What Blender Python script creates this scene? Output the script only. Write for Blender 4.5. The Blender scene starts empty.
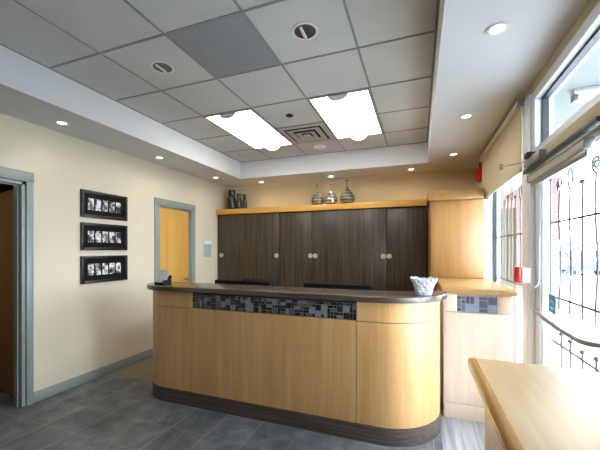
import bpy, bmesh, math, random
from mathutils import Vector, Matrix
random.seed(7)
scn = bpy.context.scene
COL = scn.collection
PI = math.pi

# ------------------------------------------------------------------ materials
def srgb(r, g, b):
    def f(c):
        c /= 255.0
        return c / 12.92 if c <= 0.04045 else ((c + 0.055) / 1.055) ** 2.4
    return (f(r), f(g), f(b), 1.0)

class NT:
    def __init__(self, name):
        self.m = bpy.data.materials.new(name)
        self.m.use_nodes = True
        self.t = self.m.node_tree
        self.b = self.t.nodes['Principled BSDF']
    def n(self, kind, **kw):
        nd = self.t.nodes.new(kind)
        for k, v in kw.items():
            if k in nd.inputs: nd.inputs[k].default_value = v
            else: setattr(nd, k, v)
        return nd
    def l(self, a, b): self.t.links.new(a, b)
    def pos(self, scale=(1, 1, 1), loc=(0, 0, 0), rot=(0, 0, 0)):
        g = self.n('ShaderNodeNewGeometry')
        mp = self.n('ShaderNodeMapping')
        mp.inputs['Scale'].default_value = scale
        mp.inputs['Location'].default_value = loc
        mp.inputs['Rotation'].default_value = rot
        self.l(g.outputs['Position'], mp.inputs['Vector'])
        return mp.outputs['Vector']
    def ramp(self, fac, stops):
        r = self.n('ShaderNodeValToRGB')
        e = r.color_ramp.elements
        e[0].position, e[0].color = stops[0]
        e[1].position, e[1].color = stops[-1]
        for p, c in stops[1:-1]:
            x = e.new(p); x.color = c
        self.l(fac, r.inputs['Fac'])
        return r.outputs['Color']
    def mix(self, fac, a, b, blend='MIX'):
        m = self.n('ShaderNodeMix', data_type='RGBA', blend_type=blend)
        for v, s in ((fac, m.inputs[0]), (a, m.inputs[6]), (b, m.inputs[7])):
            if hasattr(v, 'is_output'): self.l(v, s)
            else: s.default_value = v
        return m.outputs[2]
    def math(self, op, a, b=None):
        m = self.n('ShaderNodeMath', operation=op)
        for v, s in ((a, m.inputs[0]), (b, m.inputs[1])):
            if v is None: continue
            if hasattr(v, 'is_output'): self.l(v, s)
            else: s.default_value = v
        return m.outputs[0]
    def bump(self, h, strength=0.2, dist=0.002):
        b = self.n('ShaderNodeBump')
        b.inputs['Strength'].default_value = strength
        b.inputs['Distance'].default_value = dist
        self.l(h, b.inputs['Height'])
        self.l(b.outputs['Normal'], self.b.inputs['Normal'])

def plain(name, col, rough=0.5, metal=0.0, var=0.06, scale=20.0, spec=0.5):
    k = NT(name)
    nz = k.n('ShaderNodeTexNoise', Scale=scale, Detail=3.0)
    k.l(k.pos(), nz.inputs['Vector'])
    c0 = tuple(x * (1 - var) for x in col[:3]) + (1,)
    c1 = tuple(min(1, x * (1 + var)) for x in col[:3]) + (1,)
    k.l(k.ramp(nz.outputs['Fac'], [(0.3, c0), (0.7, c1)]), k.b.inputs['Base Color'])
    k.b.inputs['Roughness'].default_value = rough
    k.b.inputs['Metallic'].default_value = metal
    k.b.inputs['Specular IOR Level'].default_value = spec
    return k.m

def plaster(name, col, rough=0.85):
    k = NT(name)
    nz = k.n('ShaderNodeTexNoise', Scale=1.5, Detail=4.0)
    k.l(k.pos(), nz.inputs['Vector'])
    c0 = tuple(x * 0.95 for x in col[:3]) + (1,)
    k.l(k.ramp(nz.outputs['Fac'], [(0.3, c0), (0.7, col)]), k.b.inputs['Base Color'])
    k.b.inputs['Roughness'].default_value = rough
    k.b.inputs['Specular IOR Level'].default_value = 0.25
    n2 = k.n('ShaderNodeTexNoise', Scale=180.0, Detail=2.0)
    k.l(k.pos(), n2.inputs['Vector'])
    k.bump(n2.outputs['Fac'], 0.12, 0.002)
    return k.m

def wood(name, ca, cb, rough=0.35, stretch=(28, 28, 1.6), contrast=(0.35, 0.65), fine=0.25, coat=0.0):
    k = NT(name)
    n1 = k.n('ShaderNodeTexNoise', Scale=1.0, Detail=5.0, Roughness=0.6)
    k.l(k.pos(stretch), n1.inputs['Vector'])
    base = k.ramp(n1.outputs['Fac'], [(contrast[0], ca), (contrast[1], cb)])
    n2 = k.n('ShaderNodeTexNoise', Scale=1.0, Detail=3.0)
    k.l(k.pos(tuple(s * 7 if s > 8 else s * 2.5 for s in stretch)), n2.inputs['Vector'])
    f = k.ramp(n2.outputs['Fac'], [(0.35, (1 - fine, 1 - fine, 1 - fine, 1)), (0.65, (1, 1, 1, 1))])
    n3 = k.n('ShaderNodeTexNoise', Scale=1.3, Detail=2.0)
    k.l(k.pos(), n3.inputs['Vector'])
    g = k.ramp(n3.outputs['Fac'], [(0.3, (0.93, 0.93, 0.93, 1)), (0.7, (1, 1, 1, 1))])
    c = k.mix(1.0, base, f, 'MULTIPLY')
    k.l(k.mix(1.0, c, g, 'MULTIPLY'), k.b.inputs['Base Color'])
    k.b.inputs['Roughness'].default_value = rough
    k.b.inputs['Coat Weight'].default_value = coat
    k.b.inputs['Coat Roughness'].default_value = 0.2
    return k.m

def emit(name, col, strength):
    k = NT(name)
    k.b.inputs['Base Color'].default_value = (0.8, 0.8, 0.8, 1)
    k.b.inputs['Emission Color'].default_value = col
    k.b.inputs['Emission Strength'].default_value = strength
    return k.m

def floor_mat():
    k = NT('slate_tile')
    g = k.n('ShaderNodeNewGeometry')
    sp = k.n('ShaderNodeSeparateXYZ')
    k.l(g.outputs['Position'], sp.inputs[0])
    S = 0.335
    def line(sock, off):
        a = k.math('ADD', sock, -off + 100 * S)
        a = k.math('DIVIDE', a, S)
        a = k.math('FRACT', a)
        a = k.math('SUBTRACT', a, 0.5)
        a = k.math('ABSOLUTE', a)
        return k.math('GREATER_THAN', a, 0.5 - 0.009)
    def cell(sock, off):
        a = k.math('ADD', sock, -off + 100 * S)
        return k.math('FLOOR', k.math('DIVIDE', a, S))
    lx, ly = line(sp.outputs[0], -1.57), line(sp.outputs[1], 2.112)
    gr = k.math('MAXIMUM', lx, k.math('MULTIPLY', ly, 0.55))
    cx, cyy = cell(sp.outputs[0], -1.57), cell(sp.outputs[1], 2.112)
    cb = k.n('ShaderNodeCombineXYZ')
    k.l(cx, cb.inputs[0]); k.l(cyy, cb.inputs[1])
    wn = k.n('ShaderNodeTexWhiteNoise', noise_dimensions='3D')
    k.l(cb.outputs[0], wn.inputs['Vector'])
    nz = k.n('ShaderNodeTexNoise', Scale=5.0, Detail=7.0, Roughness=0.65, Distortion=0.6)
    k.l(k.pos(), nz.inputs['Vector'])
    base = k.ramp(nz.outputs['Fac'], [(0.28, srgb(64, 66, 71)), (0.5, srgb(102, 105, 110)), (0.72, srgb(140, 139, 138))])
    tint = k.ramp(wn.outputs['Value'], [(0.0, (0.82, 0.83, 0.86, 1)), (1.0, (1.08, 1.05, 1.0, 1))])
    c = k.mix(1.0, base, tint, 'MULTIPLY')
    nb = k.n('ShaderNodeTexNoise', Scale=1.1, Detail=2.0)
    k.l(k.pos(loc=(3, 1, 0)), nb.inputs['Vector'])
    gm = k.ramp(nb.outputs['Fac'], [(0.36, (.3, .3, .3, 1)), (0.55, (.85, .85, .85, 1))])
    c = k.mix(k.math('MULTIPLY', gr, gm), c, srgb(160, 163, 168))
    k.l(c, k.b.inputs['Base Color'])
    k.l(k.ramp(nz.outputs['Fac'], [(0.3, (0.36,) * 3 + (1,)), (0.7, (0.5,) * 3 + (1,))]), k.b.inputs['Roughness'])
    k.bump(k.math('SUBTRACT', nz.outputs['Fac'], gr), 0.25, 0.004)
    return k.m

def tile_mat():
    k = NT('ceiling_tile')
    n1 = k.n('ShaderNodeTexNoise', Scale=260.0, Detail=2.0)
    k.l(k.pos(), n1.inputs['Vector'])
    n2 = k.n('ShaderNodeTexNoise', Scale=1.6, Detail=3.0)
    k.l(k.pos(), n2.inputs['Vector'])
    a = k.ramp(n1.outputs['Fac'], [(0.3, (0.80, 0.80, 0.80, 1)), (0.55, (1, 1, 1, 1))])
    b = k.ramp(n2.outputs['Fac'], [(0.3, srgb(208, 208, 207)), (0.7, srgb(221, 221, 220))])
    k.l(k.mix(1.0, b, a, 'MULTIPLY'), k.b.inputs['Base Color'])
    k.b.inputs['Roughness'].default_value = 0.95
    k.b.inputs['Specular IOR Level'].default_value = 0.1
    k.bump(n1.outputs['Fac'], 0.2, 0.002)
    return k.m

def glass_mat(name, tint=(0.95, 0.97, 0.97, 1)):
    k = NT(name)
    k.t.nodes.remove(k.b)
    tr = k.n('ShaderNodeBsdfTransparent'); tr.inputs['Color'].default_value = tint
    gl = k.n('ShaderNodeBsdfGlossy'); gl.inputs['Roughness'].default_value = 0.02
    lw = k.n('ShaderNodeLayerWeight', Blend=0.5)
    fr = k.n('ShaderNodeMath', operation='MULTIPLY_ADD')
    pw = k.n('ShaderNodeMath', operation='POWER'); pw.inputs[1].default_value = 4.0
    k.l(lw.outputs['Facing'], pw.inputs[0]); k.l(pw.outputs[0], fr.inputs[0])
    fr.inputs[1].default_value = 0.35; fr.inputs[2].default_value = 0.02
    mx = k.n('ShaderNodeMixShader')
    k.l(fr.outputs[0], mx.inputs[0]); k.l(tr.outputs[0], mx.inputs[1]); k.l(gl.outputs[0], mx.inputs[2])
    k.l(mx.outputs[0], k.t.nodes['Material Output'].inputs['Surface'])
    return k.m

def photo_mat(name, seed):
    k = NT(name)
    nz = k.n('ShaderNodeTexNoise', Scale=20.0, Detail=2.0, Roughness=0.5)
    k.l(k.pos(loc=(0, seed * 3.7, seed)), nz.inputs['Vector'])
    k.l(k.ramp(nz.outputs['Fac'], [(0.38, srgb(30, 30, 34)), (0.5, srgb(150, 150, 155)), (0.6, srgb(235, 235, 235))]), k.b.inputs['Base Color'])
    k.b.inputs['Roughness'].default_value = 0.3
    return k.m

def brick_mat():
    k = NT('pink_brick')
    br = k.n('ShaderNodeTexBrick')
    br.inputs['Color1'].default_value = srgb(124, 92, 96)
    br.inputs['Color2'].default_value = srgb(116, 84, 88)
    br.inputs['Mortar'].default_value = srgb(132, 110, 110)
    br.inputs['Scale'].default_value = 5.0
    k.l(k.pos(rot=(PI / 2, 0, 0)), br.inputs['Vector'])
    k.l(br.outputs['Color'], k.b.inputs['Base Color'])
    k.b.inputs['Roughness'].default_value = 0.9
    return k.m

def board_mat():
    k = NT('weathered_boards')
    wv = k.n('ShaderNodeTexWave', Scale=4.2, Distortion=1.2)
    k.l(k.pos(), wv.inputs['Vector'])
    k.l(k.ramp(wv.outputs['Fac'], [(0.05, srgb(34, 33, 30)), (0.35, srgb(74, 70, 60))]), k.b.inputs['Base Color'])
    k.b.inputs['Roughness'].default_value = 0.9
    return k.m

def ribbed_mat(name, ca, cb, metal=0.3, rough=0.3, scale=40):
    k = NT(name)
    wv = k.n('ShaderNodeTexWave', Scale=scale, Distortion=0.6, bands_direction='Z')
    wv.inputs['Detail'].default_value = 2.0
    k.l(k.pos(), wv.inputs['Vector'])
    k.l(k.ramp(wv.outputs['Fac'], [(0.2, ca), (0.8, cb)]), k.b.inputs['Base Color'])
    k.b.inputs['Metallic'].default_value = metal
    k.b.inputs['Roughness'].default_value = rough
    k.bump(wv.outputs['Fac'], 0.5, 0.004)
    return k.m

M = {}
M['wall'] = plaster('cream_paint', srgb(224, 213, 190))
M['wall_back'] = plaster('tan_paint', srgb(226, 206, 164))
M['soffit'] = plaster('white_paint', srgb(222, 222, 224))
M['header'] = plaster('beige_paint', srgb(205, 192, 160))
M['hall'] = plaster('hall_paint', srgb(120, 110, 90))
M['tile'] = tile_mat()
M['grid'] = plain('grid_metal', srgb(142, 142, 141), 0.5)
M['floor'] = floor_mat()
M['staff_floor'] = plain('tan_vinyl', srgb(124, 112, 92), 0.45, var=0.1, scale=6)
M['streaked'] = wood('grey_streaked', srgb(150, 154, 162), srgb(196, 200, 208), 0.4, (30, 1.2, 30), fine=0.15)
M['trim'] = plain('grey_blue_paint', srgb(142, 149, 146), 0.4, var=0.03)
M['maple'] = wood('maple', srgb(194, 146, 90), srgb(208, 164, 112), 0.34, (16, 16, 0.9), fine=0.08, coat=0.15)
M['maple_h'] = wood('maple_horizontal', srgb(196, 148, 82), srgb(210, 164, 100), 0.3, (1.0, 16, 16), fine=0.08, coat=0.15)
M['maple_pale'] = wood('pale_maple', srgb(240, 216, 192), srgb(246, 226, 206), 0.36, (16, 16, 0.9), fine=0.05, coat=0.1)
M['maple_top'] = wood('maple_top', srgb(186, 154, 110), srgb(200, 170, 128), 0.4, (16, 1.0, 16), fine=0.06, coat=0.08)
M['honey'] = wood('honey_edge', srgb(164, 112, 48), srgb(180, 128, 60), 0.25, (30, 1.2, 30), fine=0.1, coat=0.4)
M['shelf_wood'] = wood('orange_maple', srgb(214, 156, 62), srgb(226, 172, 80), 0.3, (1.0, 16, 16), fine=0.08)
M['door_wood'] = wood('yellow_maple', srgb(208, 156, 74), srgb(222, 174, 94), 0.35, (12, 12, 0.8), fine=0.08)
M['door_dark'] = wood('brown_door', srgb(150, 102, 50), srgb(166, 116, 60), 0.4, (12, 12, 0.8), fine=0.1)
M['dark_wood'] = wood('dark_zebrano', srgb(34, 27, 22), srgb(96, 80, 62), 0.38, (34, 34, 0.8), (0.3, 0.72), fine=0.35)
M['dark_plinth'] = wood('dark_plinth', srgb(62, 50, 46), srgb(108, 92, 84), 0.4, (2.0, 20, 60), (0.3, 0.7), fine=0.3)
M['dark_top'] = wood('dark_worktop', srgb(66, 54, 48), srgb(98, 84, 76), 0.27, (3.0, 34, 34), (0.3, 0.7), fine=0.25, coat=0.3)
M['carcass'] = plain('carcass', srgb(58, 44, 30), 0.7)
M['shadow'] = plain('recess', srgb(38, 32, 27), 0.8)
M['t_dark'] = plain('mosaic_dark', srgb(34, 32, 38), 0.15, scale=60, var=0.3)
M['t_mid'] = plain('mosaic_mid', srgb(84, 86, 96), 0.15, scale=60, var=0.2)
M['t_light'] = plain('mosaic_light', srgb(126, 128, 134), 0.15, scale=60, var=0.12)
M['grout'] = plain('grout', srgb(120, 120, 122), 0.8)
M['black'] = plain('black_plastic', srgb(12, 12, 13), 0.6, spec=0.2)
M['frame_black'] = plain('black_frame', srgb(12, 11, 11), 0.4)
M['frame_mat'] = plain('black_mat', srgb(10, 9, 9), 0.7, spec=0.2)
M['fabric'] = plain('chair_fabric', srgb(14, 14, 16), 0.95, var=0.2, scale=200)
M['chrome'] = plain('chrome', srgb(225, 225, 225), 0.14, 1.0, var=0.02)
M['steel'] = plain('brushed_steel', srgb(190, 188, 182), 0.3, 1.0, var=0.04)
M['pull'] = plain('satin_pull', srgb(176, 170, 160), 0.35, 0.2, var=0.03)
M['top_bright'] = wood('bright_maple_top', srgb(172, 130, 76), srgb(188, 148, 94), 0.28, (1.0, 16, 16), fine=0.06, coat=0.3)
M['tower'] = wood('tower_maple', srgb(150, 108, 60), srgb(164, 122, 72), 0.34, (16, 16, 0.9), fine=0.06, coat=0.15)
M['pot_dark'] = plain('pot_reflector', srgb(92, 88, 80), 0.3, 0.3)
M['alu'] = plain('white_aluminium', srgb(236, 239, 242), 0.4, 0.1, var=0.02)
M['alu_dark'] = plain('gasket', srgb(36, 40, 52), 0.5)
M['alu_grey'] = plain('grey_aluminium', srgb(150, 152, 154), 0.35, 0.5, var=0.03)
M['iron'] = plain('wrought_iron', srgb(62, 64, 70), 0.5, 0.3, var=0.1)
M['blind'] = plain('blind_fabric', srgb(206, 192, 158), 0.9, var=0.04, scale=300)
M['rail'] = plain('cassette', srgb(200, 196, 184), 0.4, var=0.02)
M['glass'] = glass_mat('window_glass')
M['white'] = plain('white_plastic', srgb(232, 232, 232), 0.35, var=0.02)
M['paper'] = plain('white_card', srgb(238, 240, 246), 0.7, var=0.02)
M['red'] = plain('red_plastic', srgb(196, 24, 28), 0.3, var=0.04)
M['pale_blue'] = plain('pale_blue', srgb(176, 190, 194), 0.5, var=0.05)
M['teal'] = plain('teal_sticker', srgb(84, 160, 196), 0.5, var=0.1)
M['grey_panel'] = plain('grey_panel', srgb(142, 142, 145), 0.6, var=0.04)
M['vent'] = plain('vent_metal', srgb(240, 237, 232), 0.5, var=0.02)
M['vent_dark'] = plain('vent_dark', srgb(34, 32, 30), 0.8)
M['endcap'] = plain('basket_endcap', srgb(235, 234, 232), 0.6)
M['troffer'] = emit('diffuser_glow', (1.0, 0.965, 0.9, 1), 10.0)
M['lamp'] = emit('lamp_glow', (1.0, 0.93, 0.8, 1), 14.0)
M['tube'] = emit('tube_glow', (1.0, 1.0, 1.0, 1), 1.5)
M['vase_dark'] = ribbed_mat('dark_vase', srgb(44, 44, 42), srgb(72, 70, 66), 0.2, 0.25, 5)
M['vase_rib'] = ribbed_mat('ribbed_vase', srgb(84, 74, 66), srgb(150, 140, 126), 0.15, 0.35, 6)
M['vase_silver'] = ribbed_mat('silver_vase', srgb(140, 130, 122), srgb(226, 220, 210), 0.6, 0.2, 6)
M['concrete'] = plain('pavement', srgb(225, 224, 222), 0.9, var=0.04, scale=2)
M['canopy'] = plain('canopy_soffit', srgb(92, 95, 95), 0.8, var=0.02)
M['brick'] = brick_mat()
M['boards'] = board_mat()
M['car_a'] = plain('silver_car', srgb(110, 114, 120), 0.3, 0.2)
M['car_b'] = plain('blue_car', srgb(50, 58, 78), 0.3, 0.2)
M['car_glass'] = plain('car_glass', srgb(22, 26, 40), 0.1)
M['tyre'] = plain('tyre', srgb(50, 52, 58), 0.8)
k = NT('clear_crystal')
k.b.inputs['Base Color'].default_value = (0.93, 0.95, 1, 1)
k.b.inputs['Roughness'].default_value = 0.08
k.b.inputs['Transmission Weight'].default_value = 0.35
k.b.inputs['IOR'].default_value = 1.45
nz = k.n('ShaderNodeTexVoronoi', Scale=45.0)
k.l(k.pos(), nz.inputs['Vector'])
k.bump(nz.outputs['Distance'], 0.9, 0.01)
M['crystal'] = k.m
M['candy'] = plain('dark_sweets', srgb(70, 40, 36), 0.4, var=0.5, scale=60)

# ------------------------------------------------------------------ mesh helpers
def box(bm, x0, x1, y0, y1, z0, z1, bev=0.0, mi=0, seg=2):
    t = bmesh.new()
    vs = [t.verts.new(p) for p in [(x0,y0,z0),(x1,y0,z0),(x1,y1,z0),(x0,y1,z0),(x0,y0,z1),(x1,y0,z1),(x1,y1,z1),(x0,y1,z1)]]
    for f in [(0,3,2,1),(4,5,6,7),(0,1,5,4),(1,2,6,5),(2,3,7,6),(3,0,4,7)]:
        t.faces.new([vs[i] for i in f])
    if bev: bmesh.ops.bevel(t, geom=t.edges[:], offset=bev, segments=seg, affect='EDGES', profile=0.5)
    merge(bm, t, mi)
def merge(bm, t, mi=0, mat=None):
    if mat is not None: bmesh.ops.transform(t, matrix=mat, verts=t.verts)
    mp = {}
    for v in t.verts: mp[v] = bm.verts.new(v.co)
    for f in t.faces:
        nf = bm.faces.new([mp[v] for v in f.verts]); nf.material_index = mi
    t.free()
def prism(bm, pts, z0, z1, mi=0, bev=0.0, bevz=None):
    t = bmesh.new()
    lo = [t.verts.new((x, y, z0)) for x, y in pts]
    hi = [t.verts.new((x, y, z1)) for x, y in pts]
    n = len(pts)
    t.faces.new(hi); t.faces.new(lo[::-1])
    for i in range(n):
        j = (i + 1) % n
        t.faces.new((lo[i], lo[j], hi[j], hi[i]))
    bmesh.ops.recalc_face_normals(t, faces=t.faces)
    if bev:
        es = [e for e in t.edges if abs(e.verts[0].co.z - e.verts[1].co.z) < 1e-6 and len(e.link_faces) == 2]
        bmesh.ops.bevel(t, geom=es, offset=bev, segments=3, affect='EDGES', profile=0.5)
    merge(bm, t, mi)
def shell(bm, path, th, z0, z1, mi=0):
    """a bent panel: the outer face follows path, th goes to the right-hand side of travel... inside"""
    nrm = []
    for i in range(len(path)):
        a = Vector(path[max(0, i - 1)]); b = Vector(path[min(len(path) - 1, i + 1)])
        d = (b - a).normalized(); nrm.append(Vector((-d.y, d.x)))
    inner = [(Vector(p) + n * th) for p, n in zip(path, nrm)]
    pts = [tuple(p) for p in path] + [tuple(p) for p in inner[::-1]]
    t = bmesh.new()
    n = len(path)
    rows = []
    for z in (z0, z1):
        rows.append([t.verts.new((p[0], p[1], z)) for p in pts])
    m = len(pts)
    for i in range(m):
        j = (i + 1) % m
        t.faces.new((rows[0][i], rows[0][j], rows[1][j], rows[1][i]))
    for i in range(n - 1):
        a, b, c, d = i, i + 1, m - 2 - i, m - 1 - i
        t.faces.new([rows[1][q] for q in (a, b, c, d)])
        t.faces.new([rows[0][q] for q in (d, c, b, a)])
    bmesh.ops.recalc_face_normals(t, faces=t.faces)
    merge(bm, t, mi)
def lathe(bm, prof, c=(0, 0, 0), seg=28, mi=0, sx=1.0, sy=1.0):
    t = bmesh.new()
    rings = []
    for r, z in prof:
        if r < 1e-6: rings.append([t.verts.new((c[0], c[1], c[2] + z))])
        else: rings.append([t.verts.new((c[0] + sx * r * math.cos(2*PI*i/seg), c[1] + sy * r * math.sin(2*PI*i/seg), c[2] + z)) for i in range(seg)])
    for a, b in zip(rings, rings[1:]):
        for i in range(seg):
            j = (i + 1) % seg
            if len(a) == 1 and len(b) == 1: continue
            if len(a) == 1: t.faces.new((a[0], b[j], b[i]))
            elif len(b) == 1: t.faces.new((a[i], a[j], b[0]))
            else: t.faces.new((a[i], a[j], b[j], b[i]))
    bmesh.ops.recalc_face_normals(t, faces=t.faces)
    merge(bm, t, mi)
def tube(bm, pts, r, seg=8, mi=0, closed=False):
    pts = [Vector(p) for p in pts]
    t = bmesh.new()
    rings = []
    up = Vector((0, 0, 1))
    prev = None
    for i, p in enumerate(pts):
        a = pts[max(0, i - 1)]; b = pts[min(len(pts) - 1, i + 1)]
        d = (b - a).normalized()
        if prev is None:
            u = d.cross(up)
            if u.length < 1e-3: u = d.cross(Vector((1, 0, 0)))
        else:
            u = prev - d * prev.dot(d)
        u.normalize(); prev = u
        w = d.cross(u)
        rr = r[i] if isinstance(r, (list, tuple)) else r
        rings.append([t.verts.new(p + (u * math.cos(2*PI*k/seg) + w * math.sin(2*PI*k/seg)) * rr) for k in range(seg)])
    for a, b in zip(rings, rings[1:]):
        for k2 in range(seg):
            j = (k2 + 1) % seg
            t.faces.new((a[k2], a[j], b[j], b[k2]))
    t.faces.new(rings[0][::-1]); t.faces.new(rings[-1])
    bmesh.ops.recalc_face_normals(t, faces=t.faces)
    merge(bm, t, mi)
def wpos(o):
    v = Vector((0, 0, 0))
    while o is not None:
        v += o.location; o = o.parent
    return v
def obj(name, bm, mats, parent=None, origin=None, angle=35):
    if not isinstance(mats, (list, tuple)): mats = [mats]
    base = Vector(origin) if origin is not None else (wpos(parent) if parent else Vector((0, 0, 0)))
    bmesh.ops.translate(bm, vec=-base, verts=bm.verts)
    me = bpy.data.meshes.new(name)
    bm.to_mesh(me); bm.free()
    for m in mats: me.materials.append(m)
    for p in me.polygons: p.use_smooth = True
    me.set_sharp_from_angle(angle=math.radians(angle))
    o = bpy.data.objects.new(name, me)
    COL.objects.link(o)
    if parent:
        o.parent = parent
        o.location = base - wpos(parent)
    else: o.location = base
    return o
def B(): return bmesh.new()
def bx(name, dims, mats, parent=None, bev=0.0, origin=None):
    b = B(); box(b, *dims, bev=bev); return obj(name, b, mats, parent, origin)
def tag(o, label, cat, group=None, kind=None):
    o['label'] = label; o['category'] = cat
    if group: o['group'] = group
    if kind: o['kind'] = kind
    return o
def thing(name, label, cat, loc=(0, 0, 0), group=None, kind=None):
    o = bpy.data.objects.new(name, None); COL.objects.link(o)
    o.location = loc; o.empty_display_size = 0.1
    return tag(o, label, cat, group, kind)
def struct(name, bm, mats, label=None, cat=None):
    o = obj(name, bm, mats); o['kind'] = 'structure'
    if label: o['label'] = label
    if cat: o['category'] = cat
    return o
def copy_tree(src, loc, label, group=None):
    r = src.copy(); COL.objects.link(r); r.location = loc
    if label: r['label'] = label
    if group: r['group'] = group
    for ch in list(src.children):
        c = ch.copy(); COL.objects.link(c); c.parent = r
        for g in list(ch.children):
            d = g.copy(); COL.objects.link(d); d.parent = c
    return r

# ------------------------------------------------------------------ dimensions (metres, camera above the origin)
XL, XR, YB, YF = -3.44, 0.77, 5.35, -2.6
EYE, ZS, ZC = 1.455, 2.655, 2.938
GX, GY, GS = -2.2465, 1.7531, 0.6096          # ceiling grid
CX0, CX1, CY0, CY1 = -2.83, 0.118, -1.8, 4.76  # coffer

# ------------------------------------------------------------------ shell
b = B(); box(b, XL - 2.2, XR + 0.12, YF - .2, 2.775, -0.12, 0)
struct('floor', b, M['floor'], 'dark grey slate tile floor in front of the counter', 'floor')
b = B(); box(b, .168, XR + .12, YF - .2, 3.2, -.1, .001)  # pale grey strip, streaked lengthwise, laid over the darker tiles
struct('floor', b, M['streaked'], 'pale grey plank strip of floor between counter end and windows', 'floor')
b = B(); box(b, XL - 2.2, XR + 0.12, 2.775, YB + 0.15, -0.12, 0)
struct('floor', b, M['staff_floor'], 'tan vinyl floor behind the counter', 'floor')

b = B()
box(b, XL - .12, XL, YF, 1.03, 0, 2.7)
box(b, XL - .12, XL, 1.03, 1.93, 2.09, 2.7)
box(b, XL - .12, XL, 1.93, 3.574, 0, 2.7)
box(b, XL - .12, XL, 3.574, 4.255, 2.09, 2.7)
box(b, XL - .12, XL, 4.255, YB + .15, 0, 2.7)
struct('wall_left', b, M['wall'], 'cream painted left wall with two doorways', 'wall')
b = B(); box(b, XL, XR + .12, YB, YB + .15, 0, 2.7)
struct('wall_back', b, M['wall_back'], 'tan painted back wall above the dark cabinets', 'wall')
b = B(); box(b, XL - .12, XR + .12, YF - .15, YF, 0, 2.7)
struct('wall_front', b, M['wall'], 'cream wall behind the viewer', 'wall')
b = B()
box(b, XR, XR + .12, 4.32, YB, 0, 2.7); box(b, .704, XR + .01, 4.215, 5.345, 0, 2.04)
box(b, XR, XR + .12, YF, 4.32, 2.575, 2.7)
box(b, XR, XR + .12, YF, 1.0, 0, 2.575)
struct('wall_right', b, M['header'], 'beige pier and header around the shop windows', 'wall')
# closed space behind the two left doorways
b = B()
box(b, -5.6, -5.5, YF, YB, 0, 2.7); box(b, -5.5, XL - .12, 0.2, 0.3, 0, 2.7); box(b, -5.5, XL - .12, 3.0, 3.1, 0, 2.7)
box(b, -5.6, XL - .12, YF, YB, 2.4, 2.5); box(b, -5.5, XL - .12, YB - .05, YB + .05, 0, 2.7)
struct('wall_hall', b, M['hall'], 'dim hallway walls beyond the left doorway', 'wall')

# soffit ring and coffer
b = B()
box(b, XL - .12, CX0, YF, YB + .1, ZS, 3.05)
box(b, CX1, XR + .12, YF, YB + .1, ZS, 3.05)
box(b, CX0, CX1, CY1, YB + .1, ZS, 3.05)
box(b, CX0, CX1, YF, CY0, ZS, 3.05)
struct('ceiling', b, M['soffit'], 'white dropped soffit running round the ceiling recess', 'ceiling')
tiles = B(); box(tiles, CX0 - .05, CX1 + .05, CY0 - .05, CY1 + .05, ZC, 3.04)
tc = struct('ceiling', tiles, M['tile'], 'grey acoustic tile ceiling inside the recess', 'ceiling')
g = B()
for i in range(-1, 5):
    x = GX + GS * i
    if CX0 < x < CX1: box(g, x - .008, x + .008, CY0, CY1, ZC - .005, ZC + .001)
for j in range(-6, 6):
    y = GY + GS * j
    if CY0 < y < CY1: box(g, CX0, CX1, y - .008, y + .008, ZC - .0048, ZC + .001)
for d in ((CX0, CX0 + .018, CY0, CY1), (CX1 - .018, CX1, CY0, CY1), (CX0, CX1, CY1 - .018, CY1)):
    box(g, *d, ZC - .0052, ZC + .001)
obj('ceiling_grid', g, M['grid'], tc)

# baseboards
b = B(); box(b, XL, XL + .014, 1.992, 3.483, 0, .1, bev=.003)
struct('baseboard_left', b, M['trim'], 'grey-blue baseboard along the left wall', 'baseboard')
b = B(); box(b, XL, XL + .014, 4.404, 4.95, 0, .1, bev=.003)
struct('baseboard_left', b, M['trim'], 'grey-blue baseboard right of the yellow door', 'baseboard')
b = B(); box(b, XL, XL + .014, YF, .97, 0, .1, bev=.003)
struct('baseboard_left', b, M['trim'], 'grey-blue baseboard near the viewer', 'baseboard')

# left doorway, door standing open into the hall
def casing(parent, y0, y1, z, w, th=.018, j=.03):
    b = B()
    box(b, XL - .01, XL + th, y0 - w, y0, 0, z, bev=.003)
    box(b, XL - .01, XL + th, y1, y1 + w, 0, z, bev=.003)
    box(b, XL - .01, XL + th, y0 - w - .004, y1 + w + .004, z, z + .095, bev=.003)
    obj('casing', b, M['trim'], parent)
    b = B()
    box(b, XL - .12, XL, y0 - .005, y0 + j, 0, z); box(b, XL - .12, XL, y1 - j, y1 + .005, 0, z)
    box(b, XL - .12, XL, y0, y1, z - j, z + .005)
    if j > .02: box(b, XL - .06, XL - .045, y1 - .042, y1 - .028, 0, z - .03); box(b, XL - .06, XL - .045, y0 + .028, y0 + .042, 0, z - .03)
    if j > .02: box(b, XL - .06, XL - .045, y0, y1, z - .042, z - .028)
    obj('jamb', b, M['trim'], parent)
d1 = thing('door_1', 'brown wooden door standing open behind the left grey-blue doorway', 'door', (XL, 1.48, 0), kind='structure')
casing(d1, 1.03, 1.93, 2.09, .06)
t = B(); box(t, -.86, 0, -.02, .02, .012, 2.05, bev=.003)
bmesh.ops.transform(t, matrix=Matrix.Translation((XL - .125, 1.975, 0)) @ Matrix.Rotation(math.radians(-12), 4, 'Z'), verts=t.verts)
leaf = obj('door_leaf', t, M['door_dark'], d1)
t = B(); tube(t, [(-4.2, 2.11, 1.0), (-4.2, 2.06, 1.0), (-4.08, 2.035, 1.0)], .01)
obj('door_handle', t, M['steel'], leaf)
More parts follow.
